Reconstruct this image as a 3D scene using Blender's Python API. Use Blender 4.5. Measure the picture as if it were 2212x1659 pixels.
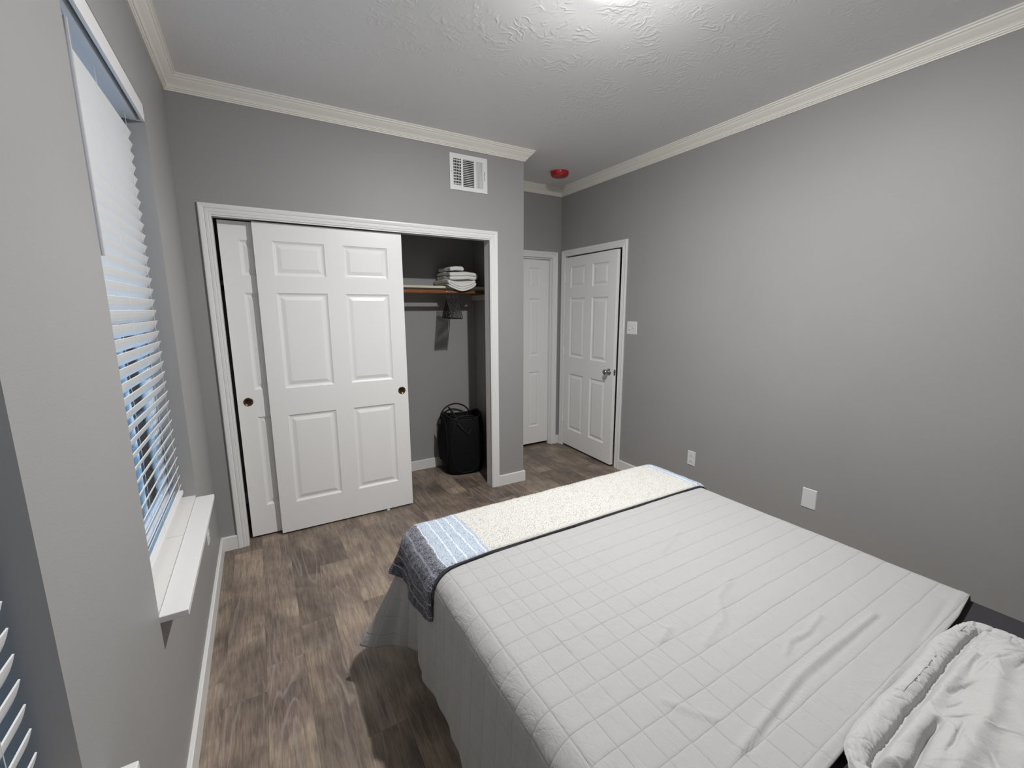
import bpy, bmesh, math, random
import numpy as np
from mathutils import Vector, Matrix
random.seed(7); rng = np.random.RandomState(11)
for o in list(bpy.data.objects): bpy.data.objects.remove(o)
sc = bpy.context.scene
COL = sc.collection
PI = math.pi

# ---------------------------------------------------------------- camera
CAM = (0.3156, -3.0941, 1.5128); YAW, PITCH, ROLL, FPX = 0.53249, 0.17318, -0.0028, 927.2
cd_ = bpy.data.cameras.new('camera'); cam = bpy.data.objects.new('camera', cd_); COL.objects.link(cam)
cd_.sensor_width = 36; cd_.sensor_fit = 'HORIZONTAL'; cd_.lens = FPX / 2212 * 36; cd_.clip_start = .02
fw = Vector((math.sin(YAW)*math.cos(PITCH), math.cos(YAW)*math.cos(PITCH), -math.sin(PITCH)))
rt = Vector((math.cos(YAW), -math.sin(YAW), 0)); up = rt.cross(fw)
r2 = rt*math.cos(ROLL) + up*math.sin(ROLL); u2 = r2.cross(fw)
M = Matrix((r2, u2, -fw)).transposed().to_4x4(); M.translation = CAM
cam.matrix_world = M; sc.camera = cam
# ---------------------------------------------------------------- view + world (dusk daylight outside the windows)
sc.view_settings.view_transform = 'Standard'; sc.view_settings.look = 'None'
sc.view_settings.gamma = 1; sc.view_settings.use_curve_mapping = False; sc.view_settings.exposure = 0.0
w = bpy.data.worlds.new('sky'); sc.world = w; w.use_nodes = True
bg = w.node_tree.nodes['Background']; bg.inputs[0].default_value = (.40, .66, 1.0, 1); bg.inputs[1].default_value = 8.5
LAMP = (1.57, -1.77, 2.660); LAMP_STRENGTH = 5900.0; LAMP_COL = (1.0, .992, .978, 1)
GLOW = 1

# ---------------------------------------------------------------- room numbers
H = 2.734; WC = 2.2529; W = 3.1823; A = .733; XL, XR = .148, 1.9437; ZT = 2.047; CD = .7296; YF = -3.56
HB, BB = .0913, .014

# ---------------------------------------------------------------- materials
def mat(name, col, rough=.5, metal=0.0, spec=.5, **k):
    m = bpy.data.materials.new(name); m.use_nodes = True
    nt = m.node_tree; b = nt.nodes['Principled BSDF']
    b.inputs['Base Color'].default_value = (*col, 1); b.inputs['Roughness'].default_value = rough
    b.inputs['Metallic'].default_value = metal; b.inputs['Specular IOR Level'].default_value = spec
    for q, v in k.items(): b.inputs[q].default_value = v
    return m
def N(m, t, **k):
    n = m.node_tree.nodes.new(t)
    for q, v in k.items():
        if q == 'inp':
            for a, b in v.items(): n.inputs[a].default_value = b
        else: setattr(n, q, v)
    return n
def L(m, a, b): m.node_tree.links.new(a, b)
def P(m): return m.node_tree.nodes['Principled BSDF']
def math_(m, op, a, b=None, c=None):
    n = N(m, 'ShaderNodeMath', operation=op)
    for i, v in enumerate((a, b, c)):
        if v is None: continue
        if isinstance(v, (int, float)): n.inputs[i].default_value = v
        else: L(m, v, n.inputs[i])
    return n.outputs[0]
def noise_(m, vec, scale, detail=3, rough=.5, dist=0):
    n = N(m, 'ShaderNodeTexNoise', inp={'Scale': scale, 'Detail': detail, 'Roughness': rough, 'Distortion': dist})
    L(m, vec, n.inputs['Vector']); return n.outputs['Fac']
def ramp_(m, fac, stops, interp='LINEAR'):
    n = N(m, 'ShaderNodeValToRGB'); n.color_ramp.interpolation = interp
    e = n.color_ramp.elements
    while len(e) < len(stops): e.new(.5)
    for i, (p, c) in enumerate(stops): e[i].position = p; e[i].color = (*c, 1)
    L(m, fac, n.inputs[0]); return n.outputs[0]
def bump_(m, h, strength=.3, dist=.01, prev=None):
    n = N(m, 'ShaderNodeBump', inp={'Strength': strength, 'Distance': dist}); L(m, h, n.inputs['Height'])
    if prev is not None: L(m, prev, n.inputs['Normal'])
    L(m, n.outputs[0], P(m).inputs['Normal']); return n.outputs[0]
def pos_(m): return N(m, 'ShaderNodeNewGeometry').outputs['Position']
def mix_(m, fac, a, b, mode='MIX'):
    n = N(m, 'ShaderNodeMix', data_type='RGBA', blend_type=mode)
    if isinstance(fac, (int, float)): n.inputs[0].default_value = fac
    else: L(m, fac, n.inputs[0])
    for i, v in ((6, a), (7, b)):
        if isinstance(v, tuple): n.inputs[i].default_value = (*v, 1)
        else: L(m, v, n.inputs[i])
    return n.outputs[2]

WALLC = (.338, .334, .332)
m_wall = mat('wall_paint', WALLC, .5, spec=.3)
g = pos_(m_wall)
nw = noise_(m_wall, g, 240, 3, .6); nb = noise_(m_wall, g, 2.2, 3)
L(m_wall, mix_(m_wall, nb, tuple(c*.95 for c in WALLC), tuple(c*1.05 for c in WALLC)), P(m_wall).inputs['Base Color'])
bump_(m_wall, nw, .35, .0012)

m_white = mat('white_gloss_paint', (.86, .86, .855), .33, spec=.5)
g = pos_(m_white); bump_(m_white, noise_(m_white, g, 130, 2), .12, .001)
m_trim = mat('white_trim_paint', (.80, .80, .80), .35)
m_base = mat('baseboard_paint', (.78, .775, .76), .4)
m_crown = mat('cream_crown_paint', (.88, .86, .80), .45)
g = pos_(m_crown); bump_(m_crown, noise_(m_crown, g, 300, 3), .25, .001)
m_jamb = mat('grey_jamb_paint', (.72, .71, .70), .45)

m_ceil = mat('textured_ceiling_paint', (.88, .88, .885), .45, spec=.4)
g = pos_(m_ceil)
dn = N(m_ceil, 'ShaderNodeTexNoise', inp={'Scale': 5.0, 'Detail': 3.0}); L(m_ceil, g, dn.inputs['Vector'])
vm = N(m_ceil, 'ShaderNodeVectorMath', operation='MULTIPLY_ADD', inp={1: (.16, .16, 0)})
L(m_ceil, dn.outputs['Color'], vm.inputs[0]); L(m_ceil, g, vm.inputs[2])
vo = N(m_ceil, 'ShaderNodeTexVoronoi', voronoi_dimensions='2D', feature='F1', inp={'Scale': 3.6, 'Randomness': 1.0}); L(m_ceil, vm.outputs[0], vo.inputs['Vector'])
sb = N(m_ceil, 'ShaderNodeVectorMath', operation='SUBTRACT'); L(m_ceil, vm.outputs[0], sb.inputs[0]); L(m_ceil, vo.outputs['Position'], sb.inputs[1])
sx = N(m_ceil, 'ShaderNodeSeparateXYZ'); L(m_ceil, sb.outputs[0], sx.inputs[0])
ang = math_(m_ceil, 'ARCTAN2', sx.outputs[0], sx.outputs[1])
nn = noise_(m_ceil, g, 22, 3)
ph = math_(m_ceil, 'ADD', math_(m_ceil, 'MULTIPLY', ang, 19), math_(m_ceil, 'MULTIPLY', nn, 17))
wv = math_(m_ceil, 'POWER', math_(m_ceil, 'MULTIPLY', math_(m_ceil, 'ADD', math_(m_ceil, 'SINE', ph), 1), .5), 2.5)
msk = ramp_(m_ceil, noise_(m_ceil, g, 9, 3, .65), [(.42, (0, 0, 0)), (.60, (1, 1, 1))])
far_ = ramp_(m_ceil, vo.outputs['Distance'], [(.18, (0, 0, 0)), (.42, (1, 1, 1))])
hh = math_(m_ceil, 'MULTIPLY', math_(m_ceil, 'MULTIPLY', wv, far_), msk)
hh = math_(m_ceil, 'ADD', hh, math_(m_ceil, 'MULTIPLY', noise_(m_ceil, g, 60, 3, .6), .35))
bump_(m_ceil, hh, .45, .0022)

# vinyl plank floor, boards run along y
m_floor = mat('grey_brown_plank_floor', (.14, .11, .09), .45, spec=.35)
g = pos_(m_floor); s3 = N(m_floor, 'ShaderNodeSeparateXYZ'); L(m_floor, g, s3.inputs[0])
PW, PL = .150, 1.22
row = math_(m_floor, 'FLOOR', math_(m_floor, 'DIVIDE', math_(m_floor, 'ADD', s3.outputs[0], 5.03), PW))
wr = N(m_floor, 'ShaderNodeTexWhiteNoise', noise_dimensions='1D'); L(m_floor, row, wr.inputs['W'])
yy = math_(m_floor, 'ADD', math_(m_floor, 'DIVIDE', s3.outputs[1], PL), math_(m_floor, 'MULTIPLY', wr.outputs['Value'], 7.3))
seg = math_(m_floor, 'FLOOR', yy)
cb = N(m_floor, 'ShaderNodeCombineXYZ'); L(m_floor, row, cb.inputs[0]); L(m_floor, seg, cb.inputs[1])
wn = N(m_floor, 'ShaderNodeTexWhiteNoise', noise_dimensions='3D'); L(m_floor, cb.outputs[0], wn.inputs['Vector'])
off = N(m_floor, 'ShaderNodeVectorMath', operation='MULTIPLY_ADD', inp={1: (7, 9, 5)}); L(m_floor, wn.outputs['Color'], off.inputs[0]); L(m_floor, g, off.inputs[2])
st = N(m_floor, 'ShaderNodeVectorMath', operation='MULTIPLY', inp={1: (1, .10, 1)}); L(m_floor, off.outputs[0], st.inputs[0])
grain = noise_(m_floor, st.outputs[0], 60, 6, .68)
blot = noise_(m_floor, st.outputs[0], 9, 4, .6, .6)
blot2 = noise_(m_floor, off.outputs[0], 3.2, 3, .55, .4)
# cathedral rings: contour lines of a smooth stretched noise
st2 = N(m_floor, 'ShaderNodeVectorMath', operation='MULTIPLY', inp={1: (1, .11, 1)}); L(m_floor, off.outputs[0], st2.inputs[0])
ct = noise_(m_floor, st2.outputs[0], 5.2, 2, .5, .35)
rings = math_(m_floor, 'SINE', math_(m_floor, 'ADD', math_(m_floor, 'MULTIPLY', ct, 95), math_(m_floor, 'MULTIPLY', grain, 3.4)))
rl = ramp_(m_floor, rings, [(.55, (0, 0, 0)), (.98, (1, 1, 1))])
rmask = ramp_(m_floor, blot, [(.42, (0, 0, 0)), (.62, (1, 1, 1))])
base = ramp_(m_floor, blot2, [(.32, (.138, .109, .092)), (.5, (.212, .168, .134)), (.66, (.315, .255, .195))])
tone = N(m_floor, 'ShaderNodeMapRange', inp={3: .84, 4: 1.16}); L(m_floor, wn.outputs['Value'], tone.inputs[0])
tc = N(m_floor, 'ShaderNodeCombineColor');
for i in range(3): L(m_floor, tone.outputs[0], tc.inputs[i])
c1 = mix_(m_floor, 1.0, base, tc.outputs[0], 'MULTIPLY')
gr = ramp_(m_floor, grain, [(.30, (.60, .58, .60)), (.5, (1.0, .99, .98)), (.70, (1.32, 1.31, 1.30))])
c2 = mix_(m_floor, .85, c1, gr, 'MULTIPLY')
fg = N(m_floor, 'ShaderNodeVectorMath', operation='MULTIPLY', inp={1: (1, .05, 1)}); L(m_floor, off.outputs[0], fg.inputs[0])
fine = ramp_(m_floor, noise_(m_floor, fg.outputs[0], 260, 4, .7, .3), [(.36, (.72, .70, .70)), (.5, (1, 1, 1)), (.64, (1.28, 1.27, 1.26))])
c2 = mix_(m_floor, .8, c2, fine, 'MULTIPLY')
pur = ramp_(m_floor, blot, [(.50, (1, 1, 1)), (.70, (.80, .76, .83))])
c2 = mix_(m_floor, .9, c2, pur, 'MULTIPLY')
lw = math_(m_floor, 'MULTIPLY', math_(m_floor, 'MULTIPLY', rl, rmask), .40)
c3 = mix_(m_floor, lw, c2, (.38, .345, .31))
fx = math_(m_floor, 'FRACT', math_(m_floor, 'DIVIDE', math_(m_floor, 'ADD', s3.outputs[0], 5.03), PW))
fy = math_(m_floor, 'FRACT', yy)
ex = math_(m_floor, 'MULTIPLY', math_(m_floor, 'MINIMUM', fx, math_(m_floor, 'SUBTRACT', 1, fx)), PW)
ey = math_(m_floor, 'MULTIPLY', math_(m_floor, 'MINIMUM', fy, math_(m_floor, 'SUBTRACT', 1, fy)), PL)
ed = ramp_(m_floor, math_(m_floor, 'MULTIPLY', math_(m_floor, 'MINIMUM', ex, ey), 250), [(.10, (.72, .72, .72)), (.24, (1, 1, 1))])
c4 = mix_(m_floor, 1.0, c3, ed, 'MULTIPLY')
L(m_floor, c4, P(m_floor).inputs['Base Color'])
bump_(m_floor, math_(m_floor, 'ADD', grain, math_(m_floor, 'MULTIPLY', ed, 1.5)), .18, .002)

# quilt: stitched squares
m_quilt = mat('grey_quilted_fabric', (.39, .39, .386), .85, spec=.15)
P(m_quilt).inputs['Sheen Weight'].default_value = .25
uv = N(m_quilt, 'ShaderNodeUVMap', uv_map='cloth'); su = N(m_quilt, 'ShaderNodeSeparateXYZ'); L(m_quilt, uv.outputs[0], su.inputs[0])
def cellline(m, src, origin, pitch, width):
    wob = math_(m, 'MULTIPLY', math_(m, 'SUBTRACT', noise_(m, uv.outputs[0], 14, 2), .5), .006)
    a = math_(m, 'FRACT', math_(m, 'ADD', math_(m, 'DIVIDE', math_(m, 'ADD', math_(m, 'SUBTRACT', src, origin), wob), pitch), 100.0))
    d = math_(m, 'MULTIPLY', math_(m, 'MINIMUM', a, math_(m, 'SUBTRACT', 1, a)), pitch)
    return math_(m, 'DIVIDE', d, width)
dx = cellline(m_quilt, su.outputs[0], .816, .0718, .0055); dy = cellline(m_quilt, su.outputs[1], -2.122, .0722, .0055)
# stitches along x vanish in the right half of the top
fade = N(m_quilt, 'ShaderNodeMapRange', inp={1: 1.25, 2: 1.75, 3: 0.0, 4: .72}); L(m_quilt, su.outputs[0], fade.inputs[0])
dxs = math_(m_quilt, 'MINIMUM', dx, 1.0); dys = math_(m_quilt, 'MINIMUM', dy, 1.0)
dxf = math_(m_quilt, 'ADD', dxs, math_(m_quilt, 'MULTIPLY', math_(m_quilt, 'SUBTRACT', 1, dxs), fade.outputs[0]))
hq = math_(m_quilt, 'MULTIPLY', math_(m_quilt, 'SQRT', dxf), math_(m_quilt, 'SQRT', dys))
b1 = bump_(m_quilt, hq, .7, .0022)
stq = N(m_quilt, 'ShaderNodeVectorMath', operation='MULTIPLY', inp={1: (1, .6, 1)}); L(m_quilt, uv.outputs[0], stq.inputs[0])
wq = noise_(m_quilt, stq.outputs[0], 26, 5, .62, 1.2)
# fine sharp creases: thin valleys of a distorted noise
cr = noise_(m_quilt, stq.outputs[0], 7.5, 4, .6, 1.6)
crv = math_(m_quilt, 'MINIMUM', math_(m_quilt, 'MULTIPLY', math_(m_quilt, 'ABSOLUTE', math_(m_quilt, 'SUBTRACT', cr, .5)), 26), 1.0)
wq = math_(m_quilt, 'ADD', math_(m_quilt, 'MULTIPLY', wq, 1.3), math_(m_quilt, 'MULTIPLY', crv, .22))
b2 = bump_(m_quilt, wq, .5, .0038, b1)
bump_(m_quilt, noise_(m_quilt, uv.outputs[0], 700, 2), .12, .001, b2)
stn = math_(m_quilt, 'ADD', math_(m_quilt, 'MULTIPLY', noise_(m_quilt, uv.outputs[0], 11, 3), 5.0), -1.2)
lin = math_(m_quilt, 'MAXIMUM', math_(m_quilt, 'MINIMUM', math_(m_quilt, 'MULTIPLY', dxf, 3.0), math_(m_quilt, 'MULTIPLY', dys, 3.0)), math_(m_quilt, 'MULTIPLY', stn, .25))
lc = ramp_(m_quilt, lin, [(.0, (.285, .285, .285)), (.6, (.39, .39, .387))])
L(m_quilt, lc, P(m_quilt).inputs['Base Color'])

m_sham = mat('grey_velvet_fabric', (.445, .445, .44), .8, spec=.15); P(m_sham).inputs['Sheen Weight'].default_value = .5
g = pos_(m_sham); b1 = bump_(m_sham, noise_(m_sham, g, 38, 4, .6, 1.0), .5, .006); bump_(m_sham, noise_(m_sham, g, 900, 2), .1, .001, b1)
m_sheet = mat('charcoal_sheet_fabric', (.045, .042, .046), .9, spec=.1)
g = pos_(m_sheet); bump_(m_sheet, noise_(m_sheet, g, 20, 4, .6, .6), .4, .006)
m_box = mat('dark_box_spring_fabric', (.05, .05, .05), .9)
m_blackwood = mat('black_metal_frame', (.02, .02, .02), .5)

# throw
m_throw = mat('fluffy_striped_knit', (.8, .78, .72), .95, spec=.05); P(m_throw).inputs['Sheen Weight'].default_value = .3
uvt = N(m_throw, 'ShaderNodeUVMap', uv_map='cloth'); su = N(m_throw, 'ShaderNodeSeparateXYZ'); L(m_throw, uvt.outputs[0], su.inputs[0])
wob = math_(m_throw, 'MULTIPLY', math_(m_throw, 'SUBTRACT', noise_(m_throw, uvt.outputs[0], 9, 2), .5), .02)
u0 = math_(m_throw, 'ADD', su.outputs[0], wob)
sd = math_(m_throw, 'SUBTRACT', math_(m_throw, 'ABSOLUTE', math_(m_throw, 'SUBTRACT', u0, 1.583)), .588)   # 0 at the white/blue edge, grows outwards
ff = noise_(m_throw, uvt.outputs[0], 420, 2, .7); f2 = noise_(m_throw, uvt.outputs[0], 60, 3)
sd2 = math_(m_throw, 'ADD', sd, math_(m_throw, 'MULTIPLY', math_(m_throw, 'SUBTRACT', ff, .5), .005))
isblue = math_(m_throw, 'GREATER_THAN', sd2, 0.0)
isdark = math_(m_throw, 'GREATER_THAN', sd2, .178)
ln = math_(m_throw, 'FRACT', math_(m_throw, 'DIVIDE', math_(m_throw, 'SUBTRACT', sd2, .016), .0405))
lnm = math_(m_throw, 'LESS_THAN', math_(m_throw, 'MINIMUM', ln, math_(m_throw, 'SUBTRACT', 1, ln)), .075)
lnm = math_(m_throw, 'MULTIPLY', lnm, isblue)
spk = math_(m_throw, 'GREATER_THAN', math_(m_throw, 'ADD', ff, math_(m_throw, 'MULTIPLY', math_(m_throw, 'SUBTRACT', f2, .5), .25)), .50)
dk = mix_(m_throw, spk, (.020, .022, .038), (.34, .35, .40))
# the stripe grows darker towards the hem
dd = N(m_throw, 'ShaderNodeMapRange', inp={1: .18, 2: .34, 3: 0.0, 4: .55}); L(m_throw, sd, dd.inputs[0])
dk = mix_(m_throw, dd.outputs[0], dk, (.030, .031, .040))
lb = mix_(m_throw, math_(m_throw, 'GREATER_THAN', ff, .40), (.33, .395, .475), (.45, .515, .59))
wh = mix_(m_throw, ff, (.54, .53, .50), (.63, .62, .59))
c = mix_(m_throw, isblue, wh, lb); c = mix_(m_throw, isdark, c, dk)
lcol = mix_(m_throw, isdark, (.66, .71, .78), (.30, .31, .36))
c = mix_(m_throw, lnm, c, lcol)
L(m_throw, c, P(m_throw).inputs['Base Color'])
bump_(m_throw, math_(m_throw, 'ADD', ff, noise_(m_throw, uvt.outputs[0], 150, 3)), .12, .001)
m_back = mat('dark_throw_underside', (.03, .03, .04), .95)

m_towel = mat('white_terry_cloth', (.80, .79, .76), .95, spec=.1)
g = pos_(m_towel); bump_(m_towel, noise_(m_towel, g, 500, 2), .4, .002)
m_shelf = mat('cream_shelf_paint', (.66, .62, .50), .5)
m_rod = mat('brown_wood_rod', (.30, .12, .045), .45)
g = pos_(m_rod); sv = N(m_rod, 'ShaderNodeVectorMath', operation='MULTIPLY', inp={1: (.1, 1, 1)}); L(m_rod, g, sv.inputs[0])
L(m_rod, ramp_(m_rod, noise_(m_rod, sv.outputs[0], 90, 3), [(.3, (.20, .075, .03)), (.7, (.36, .15, .06))]), P(m_rod).inputs['Base Color'])
m_hang = mat('dark_velvet_hanger', (.040, .038, .042), .8)
m_chrome = mat('chrome', (.75, .75, .75), .18, 1)
m_nickel = mat('satin_nickel', (.42, .41, .39), .22, 1)
m_brass = mat('aged_brass', (.16, .125, .06), .25, 1)
m_brasscup = mat('dark_brass_cup', (.075, .055, .025), .32, 1)
m_plastic = mat('white_plastic', (.74, .745, .75), .35)
m_ivory = mat('ivory_plastic', (.62, .61, .57), .4)
m_dark = mat('dark_slot', (.012, .012, .012), .6)
m_red = mat('red_dust_cover', (.50, .02, .028), .3)
P(m_red).inputs['Coat Weight'].default_value = .3
g = pos_(m_red); L(m_red, ramp_(m_red, noise_(m_red, g, 45, 3), [(.35, (.30, .008, .015)), (.65, (.62, .03, .04))]), P(m_red).inputs['Base Color'])
m_vent = mat('white_vent_enamel', (.80, .81, .82), .4)
m_blackcloth = mat('black_nylon', (.006, .006, .007), .7)
m_mesh = mat('black_nylon_mesh', (.006, .006, .007), .75, spec=.2)
g = pos_(m_mesh)
tr = N(m_mesh, 'ShaderNodeBsdfTransparent'); mx = N(m_mesh, 'ShaderNodeMixShader', inp={0: .94})
L(m_mesh, tr.outputs[0], mx.inputs[1]); L(m_mesh, P(m_mesh).outputs[0], mx.inputs[2])
L(m_mesh, mx.outputs[0], m_mesh.node_tree.nodes['Material Output'].inputs['Surface'])
m_slat = mat('white_blind_slat', (.80, .80, .80), .45)
m_wand = mat('grey_plastic_wand', (.48, .48, .50), .3)
m_vinyl = mat('white_window_vinyl', (.75, .77, .80), .4)
m_glass = mat('window_glass', (1, 1, 1), .0)
tr = N(m_glass, 'ShaderNodeBsdfTransparent', inp={0: (.93, .96, .97, 1)}); gl = N(m_glass, 'ShaderNodeBsdfGlossy', inp={'Roughness': .02})
fr = N(m_glass, 'ShaderNodeFresnel', inp={0: 1.45}); mx = N(m_glass, 'ShaderNodeMixShader')
L(m_glass, fr.outputs[0], mx.inputs[0]); L(m_glass, tr.outputs[0], mx.inputs[1]); L(m_glass, gl.outputs[0], mx.inputs[2])
L(m_glass, mx.outputs[0], m_glass.node_tree.nodes['Material Output'].inputs['Surface'])
m_siding = mat('pale_blue_siding', (.50, .56, .60), .7)
m_leaf = mat('dark_green_leaves', (.10, .20, .15), .8)
m_grass = mat('lawn', (.08, .12, .05), .9)
m_lens = mat('lit_lamp_lens', (1, 1, 1), .5)
P(m_lens).inputs['Emission Color'].default_value = LAMP_COL; P(m_lens).inputs['Emission Strength'].default_value = LAMP_STRENGTH

m_collar_glow = mat('added_collar_glow', (.8, .8, .8), .5)
P(m_collar_glow).inputs['Emission Color'].default_value = (1, .97, .98, 1); P(m_collar_glow).inputs['Emission Strength'].default_value = 95  # glow added to brighten the ceiling close to the lamp
# ---------------------------------------------------------------- mesh helpers
class MB:
    def __init__(s): s.v = []; s.f = []
    def quad(s, pts):
        n = len(s.v); s.v += [tuple(p) for p in pts]; s.f.append(tuple(range(n, n+len(pts)))); return s
    def box(s, a, b):
        x0, y0, z0 = [min(p, q) for p, q in zip(a, b)]; x1, y1, z1 = [max(p, q) for p, q in zip(a, b)]
        n = len(s.v)
        s.v += [(x0,y0,z0),(x1,y0,z0),(x1,y1,z0),(x0,y1,z0),(x0,y0,z1),(x1,y0,z1),(x1,y1,z1),(x0,y1,z1)]
        s.f += [tuple(n+i for i in q) for q in ((3,2,1,0),(4,5,6,7),(0,1,5,4),(1,2,6,5),(2,3,7,6),(3,0,4,7))]; return s
    def tube(s, pts, r, seg=10, cap=True, closed=False):
        pts = [Vector(p) for p in pts]; n0 = len(s.v); k = len(pts)
        prev = None
        for i, p in enumerate(pts):
            if closed: t = (pts[(i+1) % k]-pts[i-1]).normalized()
            else: t = (pts[min(i+1, k-1)]-pts[max(i-1, 0)]).normalized()
            if prev is None:
                a = Vector((0, 0, 1)) if abs(t.z) < .9 else Vector((1, 0, 0)); nrm = t.cross(a).normalized()
            else: nrm = (prev - t*prev.dot(t)).normalized()
            prev = nrm; bn = t.cross(nrm); rr = r[i] if isinstance(r, (list, tuple)) else r
            for j in range(seg):
                th = 2*PI*j/seg; s.v.append(tuple(p + nrm*math.cos(th)*rr + bn*math.sin(th)*rr))
        for i in range(k if closed else k-1):
            for j in range(seg):
                a = n0+i*seg; b = n0+((i+1) % k)*seg; j2 = (j+1) % seg
                s.f.append((a+j, a+j2, b+j2, b+j))
        if cap and not closed:
            s.f.append(tuple(n0+j for j in reversed(range(seg)))); s.f.append(tuple(n0+(k-1)*seg+j for j in range(seg)))
        return s
    def lathe(s, prof, o, ax, seg=32):            # prof: (radius, height) along axis ax from origin o
        o = Vector(o); ax = Vector(ax).normalized(); a = Vector((0, 0, 1)) if abs(ax.z) < .9 else Vector((1, 0, 0))
        e1 = ax.cross(a).normalized(); e2 = ax.cross(e1); n0 = len(s.v)
        for r, h in prof:
            for j in range(seg):
                th = 2*PI*j/seg; s.v.append(tuple(o+ax*h+(e1*math.cos(th)+e2*math.sin(th))*max(r, 1e-5)))
        for i in range(len(prof)-1):
            for j in range(seg):
                j2 = (j+1) % seg; a_ = n0+i*seg; b_ = a_+seg
                s.f.append((a_+j, a_+j2, b_+j2, b_+j))
        return s
    def sweep(s, path, prof, Nv, closed=False):   # prof (a: sideways N x t, b: along N)
        path = [Vector(p) for p in path]; Nv = Vector(Nv); k = len(path); n0 = len(s.v); m = len(prof)
        sd = []
        for i in range(k if closed else k-1): sd.append(Nv.cross((path[(i+1) % k]-path[i]).normalized()))
        for i, p in enumerate(path):
            if closed: a, b = sd[i-1], sd[i]
            else: a, b = sd[max(i-1, 0)], sd[min(i, k-2)]
            q = (a+b)/(1+a.dot(b))
            for u, v in prof: s.v.append(tuple(p+q*u+Nv*v))
        for i in range(k if closed else k-1):
            for j in range(m):
                j2 = (j+1) % m; a_ = n0+i*m; b_ = n0+((i+1) % k)*m
                s.f.append((a_+j, b_+j, b_+j2, a_+j2))
        if not closed:
            s.f.append(tuple(n0+j for j in range(m))); s.f.append(tuple(n0+(k-1)*m+j for j in reversed(range(m))))
        return s
    def grid(s, X, Y, Z):
        n, m = X.shape; n0 = len(s.v)
        s.v += list(map(tuple, np.stack([X, Y, Z], -1).reshape(-1, 3).tolist()))
        I = np.arange(n*m).reshape(n, m)+n0
        q = np.stack([I[:-1, :-1], I[1:, :-1], I[1:, 1:], I[:-1, 1:]], -1).reshape(-1, 4)
        s.f += list(map(tuple, q.tolist())); return s
    def build(s, name, m, parent=None, bevel=0, smooth=False, loc=None, fix=True):
        me = bpy.data.meshes.new(name)
        vs = s.v
        if parent is not None and loc is None:
            o_ = WL.get(parent.name, Vector((0, 0, 0))); vs = [tuple(Vector(p)-o_) for p in s.v]; off = o_
        elif loc is not None:
            off = Vector(loc); vs = [tuple(Vector(p)-off) for p in s.v]
        else: off = Vector((0, 0, 0))
        me.from_pydata(vs, [], s.f); me.update()
        if fix:
            bm = bmesh.new(); bm.from_mesh(me); bmesh.ops.recalc_face_normals(bm, faces=bm.faces); bm.to_mesh(me); bm.free()
        o = bpy.data.objects.new(name, me); COL.objects.link(o)
        if isinstance(m, (list, tuple)):
            for q in m: me.materials.append(q)
        else: me.materials.append(m)
        if parent is not None: o.parent = parent
        else: o.location = off
        WL[o.name] = off
        if smooth:
            me.polygons.foreach_set('use_smooth', [True]*len(me.polygons))
        if bevel:
            b = o.modifiers.new('bevel', 'BEVEL'); b.width = bevel; b.segments = 2; b.limit_method = 'ANGLE'; b.angle_limit = math.radians(40)
        return o
WL = {}
def thing(name, loc, label, cat, group=None):
    o = bpy.data.objects.new(name, None); COL.objects.link(o); o.location = loc; o.empty_display_size = .05; WL[o.name] = Vector(loc)
    return tag(o, label, cat, group)
def tag(o, label=None, cat=None, group=None, kind=None):
    if label: o['label'] = label
    if cat: o['category'] = cat
    if group: o['group'] = group
    if kind: o['kind'] = kind
    return o
def struct(o, label, cat):
    return tag(o, label, cat, kind='structure')
def copy_tree(o, parent=None):
    c = o.copy(); COL.objects.link(c)
    if parent is not None: c.parent = parent
    for ch in list(o.children): copy_tree(ch, c)
    return c

# numpy noise
_T = rng.rand(256, 256)
def vnoise(x, y):
    xi = np.floor(x).astype(int); yi = np.floor(y).astype(int); fx = x-xi; fy = y-yi
    fx = fx*fx*(3-2*fx); fy = fy*fy*(3-2*fy)
    a = _T[xi % 256, yi % 256]; b = _T[(xi+1) % 256, yi % 256]; c = _T[xi % 256, (yi+1) % 256]; d = _T[(xi+1) % 256, (yi+1) % 256]
    return (a*(1-fx)+b*fx)*(1-fy)+(c*(1-fx)+d*fx)*fy-.5
def fbm(x, y, o=4, g=.5):
    r = 0; a = 1
    for i in range(o): r = r+a*vnoise(x*2**i+17.3*i, y*2**i+5.1*i); a *= g
    return r
def ridged(x, y, o=3): return 1-np.abs(fbm(x, y, o))*2.6

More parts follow.
